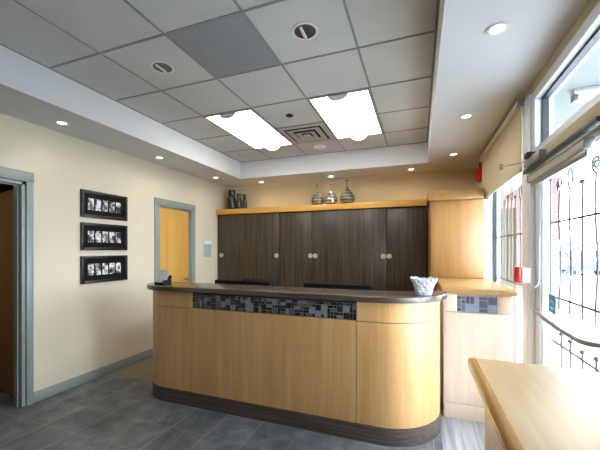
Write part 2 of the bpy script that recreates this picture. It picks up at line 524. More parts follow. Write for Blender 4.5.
# yellow door in the left wall
d2 = thing('door_2', 'closed yellow maple door in a grey-blue frame beside the counter', 'door', (XL, 3.91, 0), kind='structure')
casing(d2, 3.574, 4.255, 2.09, .088, j=.016)
leaf = bx('door_leaf', (XL - .065, XL - .03, 3.592, 4.237, .01, 2.072), M['door_wood'], d2, bev=.003)
t = B(); tube(t, [(XL - .03, 4.18, 1.0), (XL + .02, 4.18, 1.0), (XL + .025, 4.08, 1.0)], .01)
obj('door_handle', t, M['steel'], leaf)

# ------------------------------------------------------------------ shop front (right)
FX0, FX1, GXL = XR - .01, XR + .10, XR + .05
def frame_rect(bm, y0, y1, z0, z1, w, wb=None, x0=FX0, x1=FX1):
    wb = wb or w
    box(bm, x0, x1, y0, y0 + w, z0, z1, bev=.004); box(bm, x0, x1, y1 - w, y1, z0, z1, bev=.004)
    box(bm, x0, x1, y0 + w, y1 - w, z1 - w, z1, bev=.004); box(bm, x0, x1, y0 + w, y1 - w, z0, z0 + wb, bev=.004)
def gasket(bm, y0, y1, z0, z1, w=.018, x0=GXL - .02, x1=GXL + .02):
    box(bm, x0, x1, y0, y0 + w, z0, z1); box(bm, x0, x1, y1 - w, y1, z0, z1)
    box(bm, x0, x1, y0, y1, z1 - w, z1); box(bm, x0, x1, y0, y1, z0, z0 + w)
def glazed(name, label, y0, y1, z0, z1, w, wb=None, gk='alu_dark'):
    r = thing(name, label, 'window', (XR, (y0 + y1) / 2, z0), kind='structure')
    b = B(); frame_rect(b, y0, y1, z0, z1, w, wb); obj('window_frame', b, M['alu'], r)
    wb = wb or w
    b = B(); gasket(b, y0 + w - .002, y1 - w + .002, z0 + wb - .002, z1 - w + .002); obj('gasket', b, M[gk], r)
    bx('pane', (GXL - .003, GXL + .003, y0 + w, y1 - w, z0 + wb, z1 - w), M['glass'], r)
    return r
glazed('window_1', 'tall shop window behind the ornamental bars left of the glass door', 2.90, 4.32, 0.0, 2.575, .07, .1)
glazed('window_2', 'transom window above the glass door', 1.66, 2.74, 2.10, 2.575, .065)
glazed('window_3', 'shop window beside the near maple ledge', 1.0, 1.52, 0.0, 2.575, .07, .1)
b = B(); box(b, FX0 - .015, FX1 + .01, 2.74, 2.90, 0, 2.575, bev=.005)
struct('trim_1', b, M['alu'], 'white aluminium post between window and glass door', 'post')
b = B(); box(b, FX0 - .015, FX1 + .01, 1.52, 1.66, 0, 2.575, bev=.005)
struct('trim_2', b, M['alu'], 'white aluminium post on the hinge side of the glass door', 'post')
b = B(); box(b, FX0 - .03, FX1, 1.66, 2.74, 2.02, 2.10, bev=.005)
struct('trim_3', b, M['header'], 'beige transom bar above the glass door', 'transom bar')

d3 = thing('door_3', 'glazed white aluminium entrance door with curved pull bar', 'door', (XR, 2.2, 0), kind='structure')
b = B()
DX0, DX1 = FX0 + .02, FX0 + .07
box(b, DX0, DX1, 2.635, 2.735, .01, 2.015, bev=.004); box(b, DX0, DX1, 1.665, 1.77, .01, 2.015, bev=.004)
box(b, DX0, DX1, 1.77, 2.635, 1.98, 2.015, bev=.004); box(b, DX0, DX1, 1.77, 2.635, .01, .25, bev=.004)
obj('door_frame', b, M['alu'], d3)
b = B(); gasket(b, 1.768, 2.637, .248, 1.982, .012, DX0 + .01, DX1 - .01); obj('gasket', b, M['alu_grey'], d3)
bx('pane', (GXL - .013, GXL - .007, 1.77, 2.635, .25, 1.98), M['glass'], d3)
hp = [(FX0 + .025, 2.66, 1.03), (.752, 2.645, 1.03)]
for i in range(12): 
    t_ = i / 11; hp.append((.752 - .05 * math.sin(t_ * PI / 2), 2.62 - t_ * .74, 1.03))
for i in range(1, 8):
    a = i / 7 * PI / 2; hp.append((.702 + .06 * (1 - math.cos(a)), 1.88 - .08 * math.sin(a), 1.03))
hp.append((FX0 + .025, 1.795, 1.03))
b = B(); tube(b, hp, .013, 10); obj('door_handle', b, M['alu_grey'], d3)
# door closer on the transom bar
dc = thing('door_closer', 'grey door closer with folded metal arm above the glass door', 'door closer', (FX0, 2.5, 2.0))
bx('closer_body', (FX0 - .07, FX0 + .01, 2.36, 2.66, 2.02, 2.075), M['alu_grey'], dc, bev=.008)
b = B(); box(b, FX0 - .06, FX0 - .03, 1.7, 2.72, 1.995, 2.018, bev=.003); obj('closer_track', b, M['alu_dark'], dc)
b = B(); box(b, FX0 - .085, FX0 - .012, 2.54, 2.60, 2.07, 2.11, bev=.006); obj('closer_shoe', b, M['alu_dark'], dc)
b = B(); tube(b, [(FX0 - .04, 2.70, 2.085), (.613, 2.95, 2.114)], .007, 8); tube(b, [(.613, 2.95, 2.09), (.613, 2.95, 2.135)], .012, 8)
obj('closer_arm', b, M['steel'], dc)

# roller blinds
def roller(name, label, x, y0, y1, z, r, drop, open_z):
    rt = thing(name, label, 'blind', (x, (y0 + y1) / 2, z))
    b = B(); box(b, x - r, x + r * .7, y0, y1, z - r, z + r, bev=r * .45, seg=3); obj('cassette', b, M['rail'], rt)
    for ye in (y0, y1):
        b = B(); box(b, x - r - .003, x + r * .7, ye - .006, ye + .006, z - r - .003, z + r + .003, bev=.004); obj('end_cap', b, M['alu_grey'], rt)
    if drop:
        bx('fabric', (x - .001, x + .002, y0 + .004, y1 - .01, open_z, z), M['blind'], rt)
        b = B(); box(b, x - .01, x + .01, y0 + .02, y1 - .02, open_z - .022, open_z + .004, bev=.004); obj('bottom_bar', b, M['rail'], rt)
    else:
        b = B(); box(b, x - r * .5, x + r * .2, y0 + .02, y1 - .02, z - r - .035, z - r + .004, bev=.004); obj('bottom_bar', b, M['alu_grey'], rt)
    return rt
roller('roller_blind', 'beige roller blind half lowered over the left shop window', .732, 2.868, 4.50, 2.572, .03, True, 2.075)
roller('roller_blind', 'rolled-up white roller blind across the top of the glass door', .748, 1.87, 2.70, 1.955, .024, False, 0)

# ornamental security grilles
XG = XR + .075
def spiral(y, z, R, turns=1.6, s=1, n=34):
    out = []
    for i in range(n):
        t_ = i / (n - 1); a = -PI / 2 + s * t_ * turns * 2 * PI
        r = R * (1 - .8 * t_)
        out.append((XG, y + r * math.cos(a) * s * s, z + R + r * math.sin(a)))
    return out
def wavy(y, z0, z1, amp, n=30):
    return [(XG, y + amp * math.sin((z1 - (z0 + (z1 - z0) * i / n)) * 2 * PI / .62), z0 + (z1 - z0) * i / n) for i in range(n + 1)]
def grille(label, ys, ztops, kinds, zb, y0, y1, zbars, group=None):
    gr = thing('security_grille', label, 'grille', (XG, (y0 + y1) / 2, zb))
    for z in zbars:
        b = B(); box(b, XG - .005, XG + .005, y0, y1, z - .006, z + .006); obj('horizontal_bar', b, M['iron'], gr)
    for y, zt, kd in zip(ys, ztops, kinds):
        b = B()
        if kd == 's':
            tube(b, [(XG, y, zb), (XG, y, zt)], .0058, 6); lathe(b, [(0, -.014), (.012, -.006), (.014, .002), (.009, .012), (0, .016)], (XG, y, zt), 10)
        elif kd == 'w':
            tube(b, wavy(y, zb, zt, .012) + spiral(y, zt, .045)[1:], .0056, 6)
        else:
            lp = [(XG, y + .03 * math.sin(a) , zt + .06 - .06 * math.cos(a)) for a in [i / 20 * 2 * PI * .93 for i in range(1, 21)]]
            tube(b, wavy(y, zb, zt, .012) + lp, .0056, 6)
        obj('vertical_bar', b, M['iron'], gr)
    return gr
grille('black iron grille with scrolls across the glass door', [2.655, 2.50, 2.35, 2.20, 2.05, 1.92], [1.93, 1.83, 1.82, 1.83, 1.85, 1.83], 'swlsws', 1.07, 1.78, 2.70, (1.637, 1.145))
gr2 = grille('short iron bars across the lower glass of the entrance door', [2.48, 2.35, 2.20, 2.05, 1.92], [.92, .91, .89, .9, .9], 'sssss', .30, 1.78, 2.70, (.85, .36))
ys = [4.16, 4.03, 3.90, 3.76, 3.63, 3.50, 3.34, 3.18, 3.03]
grille('black iron grille with scrolls behind the tall shop window', ys, [1.80, 1.83, 1.90, 1.93, 1.93, 1.95, 1.90, 1.86, 1.84], 'sswwlslss', .12, 2.97, 4.25, (1.598, 1.145, .3))

# things on the post and glass
ab = thing('alarm_button', 'red-capped white box on the post beside the glass door', 'alarm', (.745, 2.83, 1.26))
bx('back_box', (.692, .747, 2.70, 2.80, 1.22, 1.328), M['white'], ab, bev=.004)
bx('red_cap', (.660, .693, 2.705, 2.795, 1.217, 1.331), M['red'], ab, bev=.012)
b = B(); tube(b, [(.742, 2.705, 1.235), (.744, 2.68, 1.20), (.752, 2.65, 1.195), (.772, 2.64, 1.22), (.776, 2.64, 1.27), (.776, 2.64, 1.55)], .003, 6)
obj('wire', b, M['white'], ab)
st = thing('sticker', 'small teal and white sticker on the glass door', 'sticker', (GXL, 2.5, 1.1))
bx('backing', (GXL - .016, GXL - .0135, 2.445, 2.565, 1.05, 1.165), M['teal'], st)
b = B()
for i in range(14):
    a = i / 13 * PI; 
tube(b, [(GXL - .0165, 2.505 + .03 * math.cos(i / 13 * PI), 1.105 + .022 * math.sin(i / 13 * PI)) for i in range(14)], .003, 4)
box(b, GXL - .0175, GXL - .016, 2.475, 2.535, 1.075, 1.085)
obj('emblem', b, M['paper'], st)

al = thing('fire_alarm', 'red fire alarm horn high on the right pier under the soffit', 'alarm', (XR, 4.72, 2.34))
bx('housing', (.722, XR + .002, 4.62, 4.83, 2.34, 2.58), M['red'], al, bev=.012)
b = B(); lathe(b, [(0, 0), (.07, 0), (.075, .012), (.055, .03), (.03, .034), (0, .034)], (0, 0, 0), 24)
bmesh.ops.transform(b, matrix=Matrix.Translation((.724, 4.725, 2.42)) @ Matrix.Rotation(-PI / 2, 4, 'Y'), verts=b.verts)
obj('horn', b, M['red'], al)
bx('strobe', (.704, .726, 4.685, 4.765, 2.50, 2.55), M['crystal'], al, bev=.006)

# ------------------------------------------------------------------ reception counter
xl, xr, yf, yb = -2.62, .165, 2.46, 2.80
RL, RR = .30, .45
def outline(off=0.0, back=None):
    back = yb if back is None else back
    pts = [(xl - off, back)]
    cxl, cyl = xl + RL, yf + RL
    for i in range(25):
        a = PI + i / 24 * PI / 2
        pts.append((cxl + (RL + off) * math.cos(a), cyl + (RL + off) * math.sin(a)))
    for x in (-1.9801, -1.9799, -1.6, -1.2, -.8, -.4491, -.4489): pts.append((x, yf - off))
    cxr, cyr = xr - RR, yf + RR
    for i in range(33):
        a = -PI / 2 + i / 32 * PI / 2
        pts.append((cxr + (RR + off) * math.cos(a), cyr + (RR + off) * math.sin(a)))
    if back > cyr + .001: pts.append((xr + off, back))
    return pts
YE = 2.915
def closed(off, back=YE):
    return outline(off, back)
rc = thing('reception_counter', 'long maple reception counter with rounded ends, dark top and mosaic strip', 'counter', (-1.2, 2.65, 0))
b = B(); prism(b, closed(-.02, YE), .02, 1.066); obj('carcass', b, M['shadow'], rc)
b = B(); prism(b, closed(.004, YE), 0, .13); obj('plinth', b, M['dark_plinth'], rc)
def sub(off, xa, xb):
    o_ = outline(off, YE)
    mid = [p for p in o_ if xa <= p[0] <= xb]
    return mid
G = .0025
o_ = outline(0, YE)
left = [p for p in o_ if p[0] <= -1.98]
mid = [p for p in o_ if -1.98 <= p[0] <= -.449]
right = [p for p in o_ if p[0] >= -.449]
def trimx(p, xa=None, xb=None):
    p = list(p)
    if xa is not None: p[0] = (xa, p[0][1])
    if xb is not None: p[-1] = (xb, p[-1][1])
    return p
lp = trimx(left, xb=-1.98 - G); mp_ = trimx(mid, xa=-1.98 + G, xb=-.449 - G); rp = trimx(right, xa=-.449 + G)
for nm, pth, z0, z1, mt in (('end_panel', lp, .132, .908, 'maple'), ('end_strip', lp, .913, 1.064, 'maple'),
                            ('front_panel', mp_, .132, .912, 'maple'),
                            ('end_panel', rp, .132, .908, 'maple'), ('end_strip', rp, .913, 1.064, 'maple')):
    b = B(); shell(b, pth, .018, z0, z1); obj(nm, b, M[mt], rc)

def mosaic(bm, x0, z0, cols, rows, u, y, seed):
    rnd = random.Random(seed)
    occ = [[False] * rows for _ in range(cols)]
    gp = u * .1
    for c in range(cols):
        for r in range(rows):
            if occ[c][r]: continue
            opts = [(2, 2), (1, 1), (1, 2), (2, 1), (1, 1), (2, 2), (1, 2)]
            rnd.shuffle(opts)
            for w, h in opts:
                if c + w <= cols and r + h <= rows and not any(occ[c + i][r + j] for i in range(w) for j in range(h)): break
            else: w = h = 1
            for i in range(w):
                for j in range(h): occ[c + i][r + j] = True
            q = rnd.random()
            mi = 1 if q < (.62 if w * h > 2 else .42) else (2 if q < .68 else 3)
            if w * h == 1 and rnd.random() < .35: mi = 1
            box(bm, x0 + c * u + gp, x0 + (c + w) * u - gp, y - .004, y, z0 + r * u + gp, z0 + (r + h) * u - gp, mi=mi)
    box(bm, x0, x0 + cols * u, y - .001, y + .006, z0, z0 + rows * u, mi=0)
MOS_GLARE = [plain('grout_blue_glare', srgb(140, 142, 156), .7), plain('mosaic_navy_glare', srgb(60, 62, 84), .2), plain('mosaic_slate_glare', srgb(92, 96, 124), .2), plain('mosaic_pale_glare', srgb(132, 138, 164), .2)]  # blue-grey cabinet mosaic, its colours lightened to include the glare
MOS = [M['grout'], M['t_dark'], M['t_mid'], M['t_light']]
b = B(); u = 1.526 / 60
mosaic(b, -1.977, .917, 60, 5, u, yf + .012, 3); obj('mosaic_band', b, MOS, rc)
# dark worktop, rounded at both ends
wt = outline(.045, 2.62)
WB = 2.80
pts = []
for i in range(13):
    a = PI / 2 + i / 12 * PI / 2
    pts.append((xl - .055 + .035 + .035 * math.cos(a), WB - .035 + .035 * math.sin(a)))
wt_l = [p for p in outline(.055, 2.77)]
pts += wt_l[1:]
xe = pts[-1][0]
pts += [(xe, 2.98), (xe - .05, 2.985), (-.15, WB + .03), (-.3, WB)]
b = B(); prism(b, pts, 1.066, 1.11, bev=.006); obj('worktop', b, M['dark_top'], rc)

# ------------------------------------------------------------------ low maple cabinet at the right
lc = thing('side_cabinet', 'low pale maple cabinet with mosaic strip at the right end of the counter', 'cabinet', (.47, 3.6, 0))
x0, x1, y0, y1 = .205, .722, 3.07, 4.195
bx('carcass', (x0 + .01, x1, y0 + .02, y1, 0.0, 1.07), M['maple_pale'], lc)
bx('stile', (x0, x0 + .008, y0, y0 + .02, 0, 1.07), M['maple_pale'], lc)
bx('toe_panel', (x0 + .012, x1, y0, y0 + .02, 0, .128), M['maple_pale'], lc, bev=.001)
bx('door', (x0 + .012, x1, y0, y0 + .02, .132, .918), M['maple_pale'], lc, bev=.001)
bx('top_panel', (x0 + .012, .309, y0, y0 + .02, .922, 1.07), M['maple_pale'], lc, bev=.001)
bx('top_panel', (.611, x1, y0, y0 + .02, .922, 1.07), M['maple_pale'], lc, bev=.001)
b = B(); u = .302 / 9
mosaic(b, .309, .926, 9, 4, u, y0 + .008, 8); box(b, .309, .611, y0 + .006, y0 + .02, .922, 1.07); obj('mosaic_band', b, MOS_GLARE, lc)
b = B(); box(b, .18, .757, y0 - .035, y1, 1.072, 1.122, bev=.02, seg=4); obj('worktop', b, M['top_bright'], lc)

# tall maple cabinet behind it
tw = thing('tall_cabinet', 'tall maple cabinet with flat crown at right of the dark doors', 'cabinet', (.42, 4.8, 0))
bx('carcass', (.125, .70, 4.22, 5.348, 0, 2.046), M['tower'], tw)
bx('door', (.14, .70, 4.203, 4.222, 1.126, 2.04), M['tower'], tw, bev=.002)
bx('crown', (.10, .700, 4.17, 4.925, 2.048, 2.16), M['tower'], tw, bev=.003)

# ------------------------------------------------------------------ dark wall of sliding doors
wd = thing('storage_wall', 'full-width dark wood sliding door cabinet under an orange maple shelf', 'cabinet', (-1.65, 5.1, 0))
X0, X1 = XL + .01, .118
b = B(); box(b, X0, X1, 5.02, 5.348, 0, 2.09); obj('carcass', b, M['shadow'], wd)
bx('top_shelf', (XL + .004, X1, 4.93, 5.348, 2.09, 2.18), M['shelf_wood'], wd, bev=.003)
edges = [(-3.425, -2.205, 4.966, (-3.345, -2.255)), (-2.205, -1.612, 4.975, (-1.655,)), (-1.612, -.455, 4.966, (-1.568, -.50)), (-.455, .112, 4.975, (-.415,))]
for a, c, y, pulls in edges:
    d = bx('sliding_door', (a + .002, c - .002, y, y + .03, .03, 2.088), M['dark_wood'], wd, bev=.002)
    for px_ in pulls:
        t = B(); lathe(t, [(0, .006), (.026, .007), (.034, .010), (.038, .009), (.040, .004), (.040, 0)], (0, 0, 0), 24)
        bmesh.ops.transform(t, matrix=Matrix.Translation((px_, y + .001, 1.36)) @ Matrix.Rotation(PI / 2, 4, 'X'), verts=t.verts)
        obj('pull', t, M['pull'], d)

# ------------------------------------------------------------------ vases on the shelf
ZV = 2.18
def vase(name, label, prof, loc, mat, group, neck=None):
    b = B(); lathe(b, prof, loc, 26)
    o = obj(name, b, mat, None, origin=loc, angle=60)
    return tag(o, label, 'vase', group)
def bottle(h, r):
    return [(0, 0), (r * .9, 0), (r, .01), (r, h * .58), (r * .93, h * .64), (r * .74, h * .70), (r * .72, h * .76), (r * .82, h * .80), (r * .85, h * .97), (r * .78, h), (r * .6, h), (r * .6, h * .8), (0, h * .79)]
vase('dark_vase', 'tallest of the dark cylindrical vases at the left end of the shelf', bottle(.37, .078), (-3.225, 5.12, ZV), M['vase_dark'], 'dark vases')
vase('dark_vase', 'shorter dark vase right beside the tallest dark one on the shelf', bottle(.29, .052), (-3.06, 5.10, ZV), M['vase_dark'], 'dark vases')
vase('dark_vase', 'rightmost short dark vase of the trio at the shelf left end', bottle(.28, .045), (-2.965, 5.14, ZV), M['vase_dark'], 'dark vases')
def gourd(h, r):
    return [(0, 0), (r * .55, 0), (r * .82, r * .25), (r, r * .75), (r * .98, r * 1.1), (r * .8, r * 1.55), (r * .45, r * 1.95), (r * .22, r * 2.25), (r * .15, r * 2.6), (r * .15, h * .95), (r * .24, h), (r * .12, h), (r * .08, h * .8), (0, h * .8)]
vase('gourd_vase', 'left brown ribbed gourd vase with thin neck on the shelf', gourd(.37, .11), (-1.575, 5.13, ZV), M['vase_rib'], 'gourd vases')
vase('gourd_vase', 'middle shiny silver gourd vase under the soffit lamp on the shelf', gourd(.36, .105), (-1.345, 5.11, ZV), M['vase_silver'], 'gourd vases')
vase('gourd_vase', 'right grey ribbed gourd vase standing apart on the shelf', gourd(.40, .118), (-1.08, 5.12, ZV), M['vase_rib'], 'gourd vases')

# ------------------------------------------------------------------ staff desk, screens, chair behind the counter
dk = thing('staff_desk', 'maple staff desk behind the reception counter', 'desk', (-1.2, 3.2, 0))
bx('desk_top', (-2.55, .1, 2.935, 3.55, .71, .74), M['maple_h'], dk, bev=.004)
for x in (-2.53, -1.2, .06): bx('leg', (x, x + .03, 2.96, 3.5, 0, .71), M['maple'], dk)
mn = thing('monitor', 'left black monitor top behind the counter by the chair back', 'monitor', (-1.88, 3.2, .74), 'black monitors')
mn.location = (-1.88, 3.2, .74)
bx('screen', (-2.24, -1.52, 3.185, 3.215, .82, 1.106), M['black'], mn, bev=.006)
bx('stand', (-1.91, -1.85, 3.17, 3.19, .75, .95), M['black'], mn, bev=.004)
b = B(); lathe(b, [(0, 0), (.12, 0), (.12, .008), (.03, .018), (0, .018)], (-1.88, 3.18, .741), 24); obj('base', b, M['black'], mn)
mn['label'] = 'left black monitor top showing behind the counter near the chair'
copy_tree(mn, (-.775, 3.2, .74), 'right black monitor top showing behind the counter centre', 'black monitors')
ch = thing('office_chair', 'black office chair whose rounded back shows behind the left monitor', 'chair', (-1.95, 3.85, 0))
b = B()
box(b, -2.19, -1.71, 3.70, 3.76, .60, 1.125, bev=.028, seg=4)
for v in b.verts:
    if v.co.z > .9: v.co.z -= .06 * (abs(v.co.x + 1.95) / .24) ** 2
obj('backrest', b, M['fabric'], ch)
b = B(); box(b, -2.2, -1.7, 3.74, 4.22, .43, .51, bev=.035, seg=4); obj('seat', b, M['fabric'], ch)
b = B(); tube(b, [(-1.95, 3.95, .08), (-1.95, 3.95, .44)], .025); obj('gas_column', b, M['black'], ch)
b = B(); box(b, -1.99, -1.91, 3.68, 3.95, .40, .43); box(b, -1.98, -1.92, 3.675, 3.70, .40, .75); obj('back_bracket', b, M['black'], ch)
for i in range(5):
    a = i * 2 * PI / 5 + .3; dx, dy = math.cos(a), math.sin(a)
    b = B(); tube(b, [(-1.95, 3.95, .10), (-1.95 + .28 * dx, 3.95 + .28 * dy, .07)], [.022, .014]); lg = obj('leg', b, M['black'], ch)
    b = B(); lathe(b, [(0, -.03), (.02, -.024), (.03, 0), (.02, .024), (0, .03)], (-1.95 + .28 * dx, 3.95 + .28 * dy, .03), 12); obj('caster', b, M['black'], lg)

# ------------------------------------------------------------------ things on the counter
hd = thing('card_holder', 'black card holder with white cards at the left end of the counter', 'card holder', (-2.40, 2.52, 1.11))
b = B()
box(b, -2.455, -2.345, 2.49, 2.60, 1.11, 1.116, bev=.001)
t = B(); box(t, -.055, .055, -.003, .003, 0, .085)
merge(b, t, 0, Matrix.Translation((-2.40, 2.585, 1.113)) @ Matrix.Rotation(math.radians(-14), 4, 'X'))
box(b, -2.455, -2.345, 2.492, 2.498, 1.11, 1.135)
prism(b, [(-2.349, 2.49), (-2.343, 2.49), (-2.343, 2.60), (-2.349, 2.60)], 1.11, 1.155)
obj('stand', b, M['black'], hd)
for i, (tilt, dy, hh) in enumerate(((-10, 0, .135), (-16, -.012, .122), (-22, -.022, .105))):
    t = B(); box(t, -.046, .046, -.001, .001, 0, hh)
    b = B(); merge(b, t, 0, Matrix.Translation((-2.402, 2.55 + dy, 1.118)) @ Matrix.Rotation(math.radians(tilt), 4, 'X') @ Matrix.Rotation(math.radians((i - 1) * 9), 4, 'Y'))
    obj('card', b, M['paper'], hd)

bw = thing('crystal_bowl', 'flared square crystal bowl at the right end of the counter', 'bowl', (.035, 2.66, 1.11))
b = B()
def sq_ring(t_, r, z, wave, n=48):
    out = []
    for i in range(n):
        a = 2 * PI * i / n
        c_, s_ = math.cos(a), math.sin(a)
        k_ = 1 / (abs(c_) ** 4 + abs(s_) ** 4) ** .25
        out.append(t_.verts.new((.035 + r * k_ * c_, 2.66 + r * k_ * s_, z + wave * (math.cos(4 * a + PI) * .5 + .4 * math.cos(12 * a)))))
    return out
t = B(); rings = []
for r, z, w in ((.055, 1.1105, 0), (.060, 1.12, 0), (.068, 1.16, .002), (.083, 1.20, .005), (.100, 1.234, .010), (.094, 1.236, .010), (.077, 1.20, .005), (.062, 1.16, .002), (.052, 1.128, 0)):
    rings.append(sq_ring(t, r, z, w))
for a, c in zip(rings, rings[1:]):
    for i in range(48): t.faces.new((a[i], a[(i + 1) % 48], c[(i + 1) % 48], c[i]))
t.faces.new(rings[0][::-1]); t.faces.new(rings[-1])
bmesh.ops.recalc_face_normals(t, faces=t.faces)
merge(b, t); obj('bowl', b, M['crystal'], bw, angle=25)
b = B(); lathe(b, [(0, 0), (.044, 0), (.047, .012), (.04, .026), (.015, .032), (0, .033)], (.035, 2.66, 1.13), 20, sx=1, sy=1)
sw = obj('sweets', b, M['candy'], bw); sw['kind'] = 'stuff'

# ------------------------------------------------------------------ pictures and notice on the left wall
pid = 0
for (z0, z1, words) in ((1.815, 2.115, 'top of the three black frames on the left wall, five small photographs'),
                        (1.452, 1.756, 'middle of the three black frames on the left wall, five small photographs'),
                        (1.083, 1.388, 'bottom of the three black frames on the left wall, five small photographs')):
    pf = thing('picture_frame', words, 'picture', (XL, 2.735, z0), 'black photo frames')
    y0, y1, w = 2.445, 3.028, .032
    b = B()
    box(b, XL, XL + .03, y0, y0 + w, z0, z1, bev=.004); box(b, XL, XL + .03, y1 - w, y1, z0, z1, bev=.004)
    box(b, XL, XL + .03, y0 + w, y1 - w, z1 - w, z1, bev=.004); box(b, XL, XL + .03, y0 + w, y1 - w, z0, z0 + w, bev=.004)
    obj('frame', b, M['frame_black'], pf)
    bx('mat_board', (XL, XL + .012, y0 + w - .004, y1 - w + .004, z0 + w - .004, z1 - w + .004), M['frame_mat'], pf)
    zc = (z0 + z1) / 2
    for i in range(5):
        ya = 2.526 + i * .087; pid += 1
        bx('photo', (XL + .011, XL + .0135, ya, ya + .068, zc - .064, zc + .064), photo_mat('small_photo', pid), pf)
nt = thing('notice_sign', 'pale blue notice plate on the left wall beside the yellow door', 'sign', (XL, 4.67, 1.33))
bx('plate', (XL, XL + .012, 4.575, 4.775, 1.335, 1.615), M['pale_blue'], nt, bev=.002)
bx('header_strip', (XL + .012, XL + .014, 4.575, 4.775, 1.555, 1.615), M['paper'], nt)

# ------------------------------------------------------------------ near maple ledge at the lower right
nl = thing('maple_ledge', 'near pale maple counter with honey coloured rounded edge by the windows', 'counter', (.5, .6, 0))
EX0, EX1, EY0, EY1 = .236, .757, -1.2, 1.86
bx('body', (.305, .757, -1.19, 1.80, .47, .85), M['maple_pale'], nl)
bx('base', (.335, .757, -1.15, 1.77, 0, .43), M['maple'], nl)
b = B(); box(b, .275, .757, -1.195, 1.815, .42, .47, bev=.02, seg=4); obj('lower_shelf', b, M['honey'], nl)
bx('top', (.2735, .757, EY0, EY1, .852, .90), M['maple_top'], nl)
er = .02
prof_e = [(.274, .846), (EX0 + er, .846)]
for q in range(1, 8):
    a = q / 8 * PI / 2; prof_e.append((EX0 + er - er * math.sin(a), .866 - er * math.cos(a)))
for q in range(0, 9):
    a = q / 8 * PI / 2; prof_e.append((EX0 + er - er * math.cos(a), .8805 + er * math.sin(a)))
prof_e.append((.274, .9005))
for ya, yb_ in ((EY0, 1.3965), (1.398, EY1)):
    b = B()
    e0 = [b.verts.new((x, ya, z)) for x, z in prof_e]; e1 = [b.verts.new((x, yb_, z)) for x, z in prof_e]
    b.faces.new(e0); b.faces.new(e1[::-1])
    for q in range(len(prof_e)):
        r_ = (q + 1) % len(prof_e); b.faces.new((e0[q], e1[q], e1[r_], e0[r_]))
    bmesh.ops.recalc_face_normals(b, faces=b.faces)
    obj('edge', b, M['honey'], nl)

# ------------------------------------------------------------------ ceiling fixtures
def troffer(i, j, label):
    x0, y0 = GX + GS * i + .012, GY + GS * j + .012
    x1, y1 = x0 + GS - .024, y0 + 2 * GS - .024
    cx = (x0 + x1) / 2
    t_ = thing('troffer_light', label, 'ceiling light', (cx, (y0 + y1) / 2, ZC), 'ceiling troffers')
    b = B()
    for d in ((x0, x0 + .012, y0, y1), (x1 - .012, x1, y0, y1), (x0, x1, y0, y0 + .012), (x0, x1, y1 - .012, y1)): box(b, *d, ZC - .012, ZC - .001)
    obj('frame', b, M['grid'], t_)
    bx('diffuser', (x0 + .012, x1 - .012, y0 + .012, y1 - .012, ZC - .008, ZC - .002), M['troffer'], t_)
    hw, dp = .10, .055
    prof = [(cx + hw * math.cos(a), ZC - .008 - dp * math.sin(a)) for a in [q / 14 * PI for q in range(15)]]
    b = B()
    ra = [b.verts.new((x, y0 + .014, z)) for x, z in prof]; rb = [b.verts.new((x, y1 - .014, z)) for x, z in prof]
    for q in range(14): b.faces.new((ra[q], ra[q + 1], rb[q + 1], rb[q]))
    bmesh.ops.recalc_face_normals(b, faces=b.faces)
    obj('basket', b, M['troffer'], t_)
    for ye in (y0 + .011, y1 - .016):
        b = B()
        a_ = [b.verts.new((x, ye, z)) for x, z in prof]; c_ = [b.verts.new((x, ye + .005, z)) for x, z in prof]
        b.faces.new(a_); b.faces.new(c_[::-1])
        for q in range(14): b.faces.new((a_[q], a_[q + 1], c_[q + 1], c_[q]))
        bmesh.ops.recalc_face_normals(b, faces=b.faces)
        obj('end_cap', b, M['endcap'], t_)
troffer(0, 2, 'left glowing white troffer light in the tile ceiling')
troffer(2, 2, 'right glowing white troffer light in the tile ceiling')

b = B(); box(b, GX + GS + .011, GX + 2 * GS - .011, GY + .011, GY + GS - .011, ZC - .004, ZC - .0005)
tag(obj('ceiling_panel', b, M['grey_panel'], None, origin=(GX + 1.5 * GS, GY + .5 * GS, ZC)), 'darker grey panel filling one bay of the tile ceiling', 'panel')

vx, vy = GX + 1.5 * GS, GY + 3.5 * GS
vt = thing('air_vent', 'square stepped air diffuser between the two troffer lights', 'vent', (vx, vy, ZC))
bx('backing', (vx - .285, vx + .285, vy - .285, vy + .285, ZC - .004, ZC - .0006), M['vent_dark'], vt)
for k_, (o1, i1, dz) in enumerate(((.29, .235, .006), (.212, .145, .014), (.122, .065, .022), (.045, 0, .030))):
    b = B()
    if i1 > 0:
        t = B()
        z_o, z_i = ZC - .004 - dz * .62, ZC - .004 - dz
        if k_ == 0: z_o, z_i = ZC - .012, ZC - .006
        ro = [t.verts.new((vx + sx * o1, vy + sy * o1, z_i)) for sx, sy in ((-1, -1), (1, -1), (1, 1), (-1, 1))]
        ri = [t.verts.new((vx + sx * i1, vy + sy * i1, z_o)) for sx, sy in ((-1, -1), (1, -1), (1, 1), (-1, 1))]
        for q in range(4): t.faces.new((ro[q], ro[(q + 1) % 4], ri[(q + 1) % 4], ri[q]))
        bmesh.ops.solidify(t, geom=t.faces[:], thickness=.002)
        merge(b, t)
    else: box(b, vx - o1, vx + o1, vy - o1, vy + o1, ZC - .03, ZC - .026)
    obj('louver', b, M['vent'], vt)
b = B()
t = B(); box(t, -.032, .032, -.032, .032, -.018, -.0006, bev=.006)
merge(b, t, 0, Matrix.Translation((GX + 1.5 * GS, GY + 2.5 * GS, ZC)) @ Matrix.Rotation(PI / 4 + .3, 4, 'Z'))
tag(obj('ceiling_sensor', b, M['black'], None, origin=(GX + 1.5 * GS, GY + 2.5 * GS, ZC)), 'small black ceiling sensor in the tile nearer than the vent', 'sensor')
b = B(); lathe(b, [(0, -.018), (.07, -.018), (.085, -.012), (.09, -.0006), (0, -.0006)], (GX + 1.5 * GS, GY + 4.42 * GS, ZC), 28)
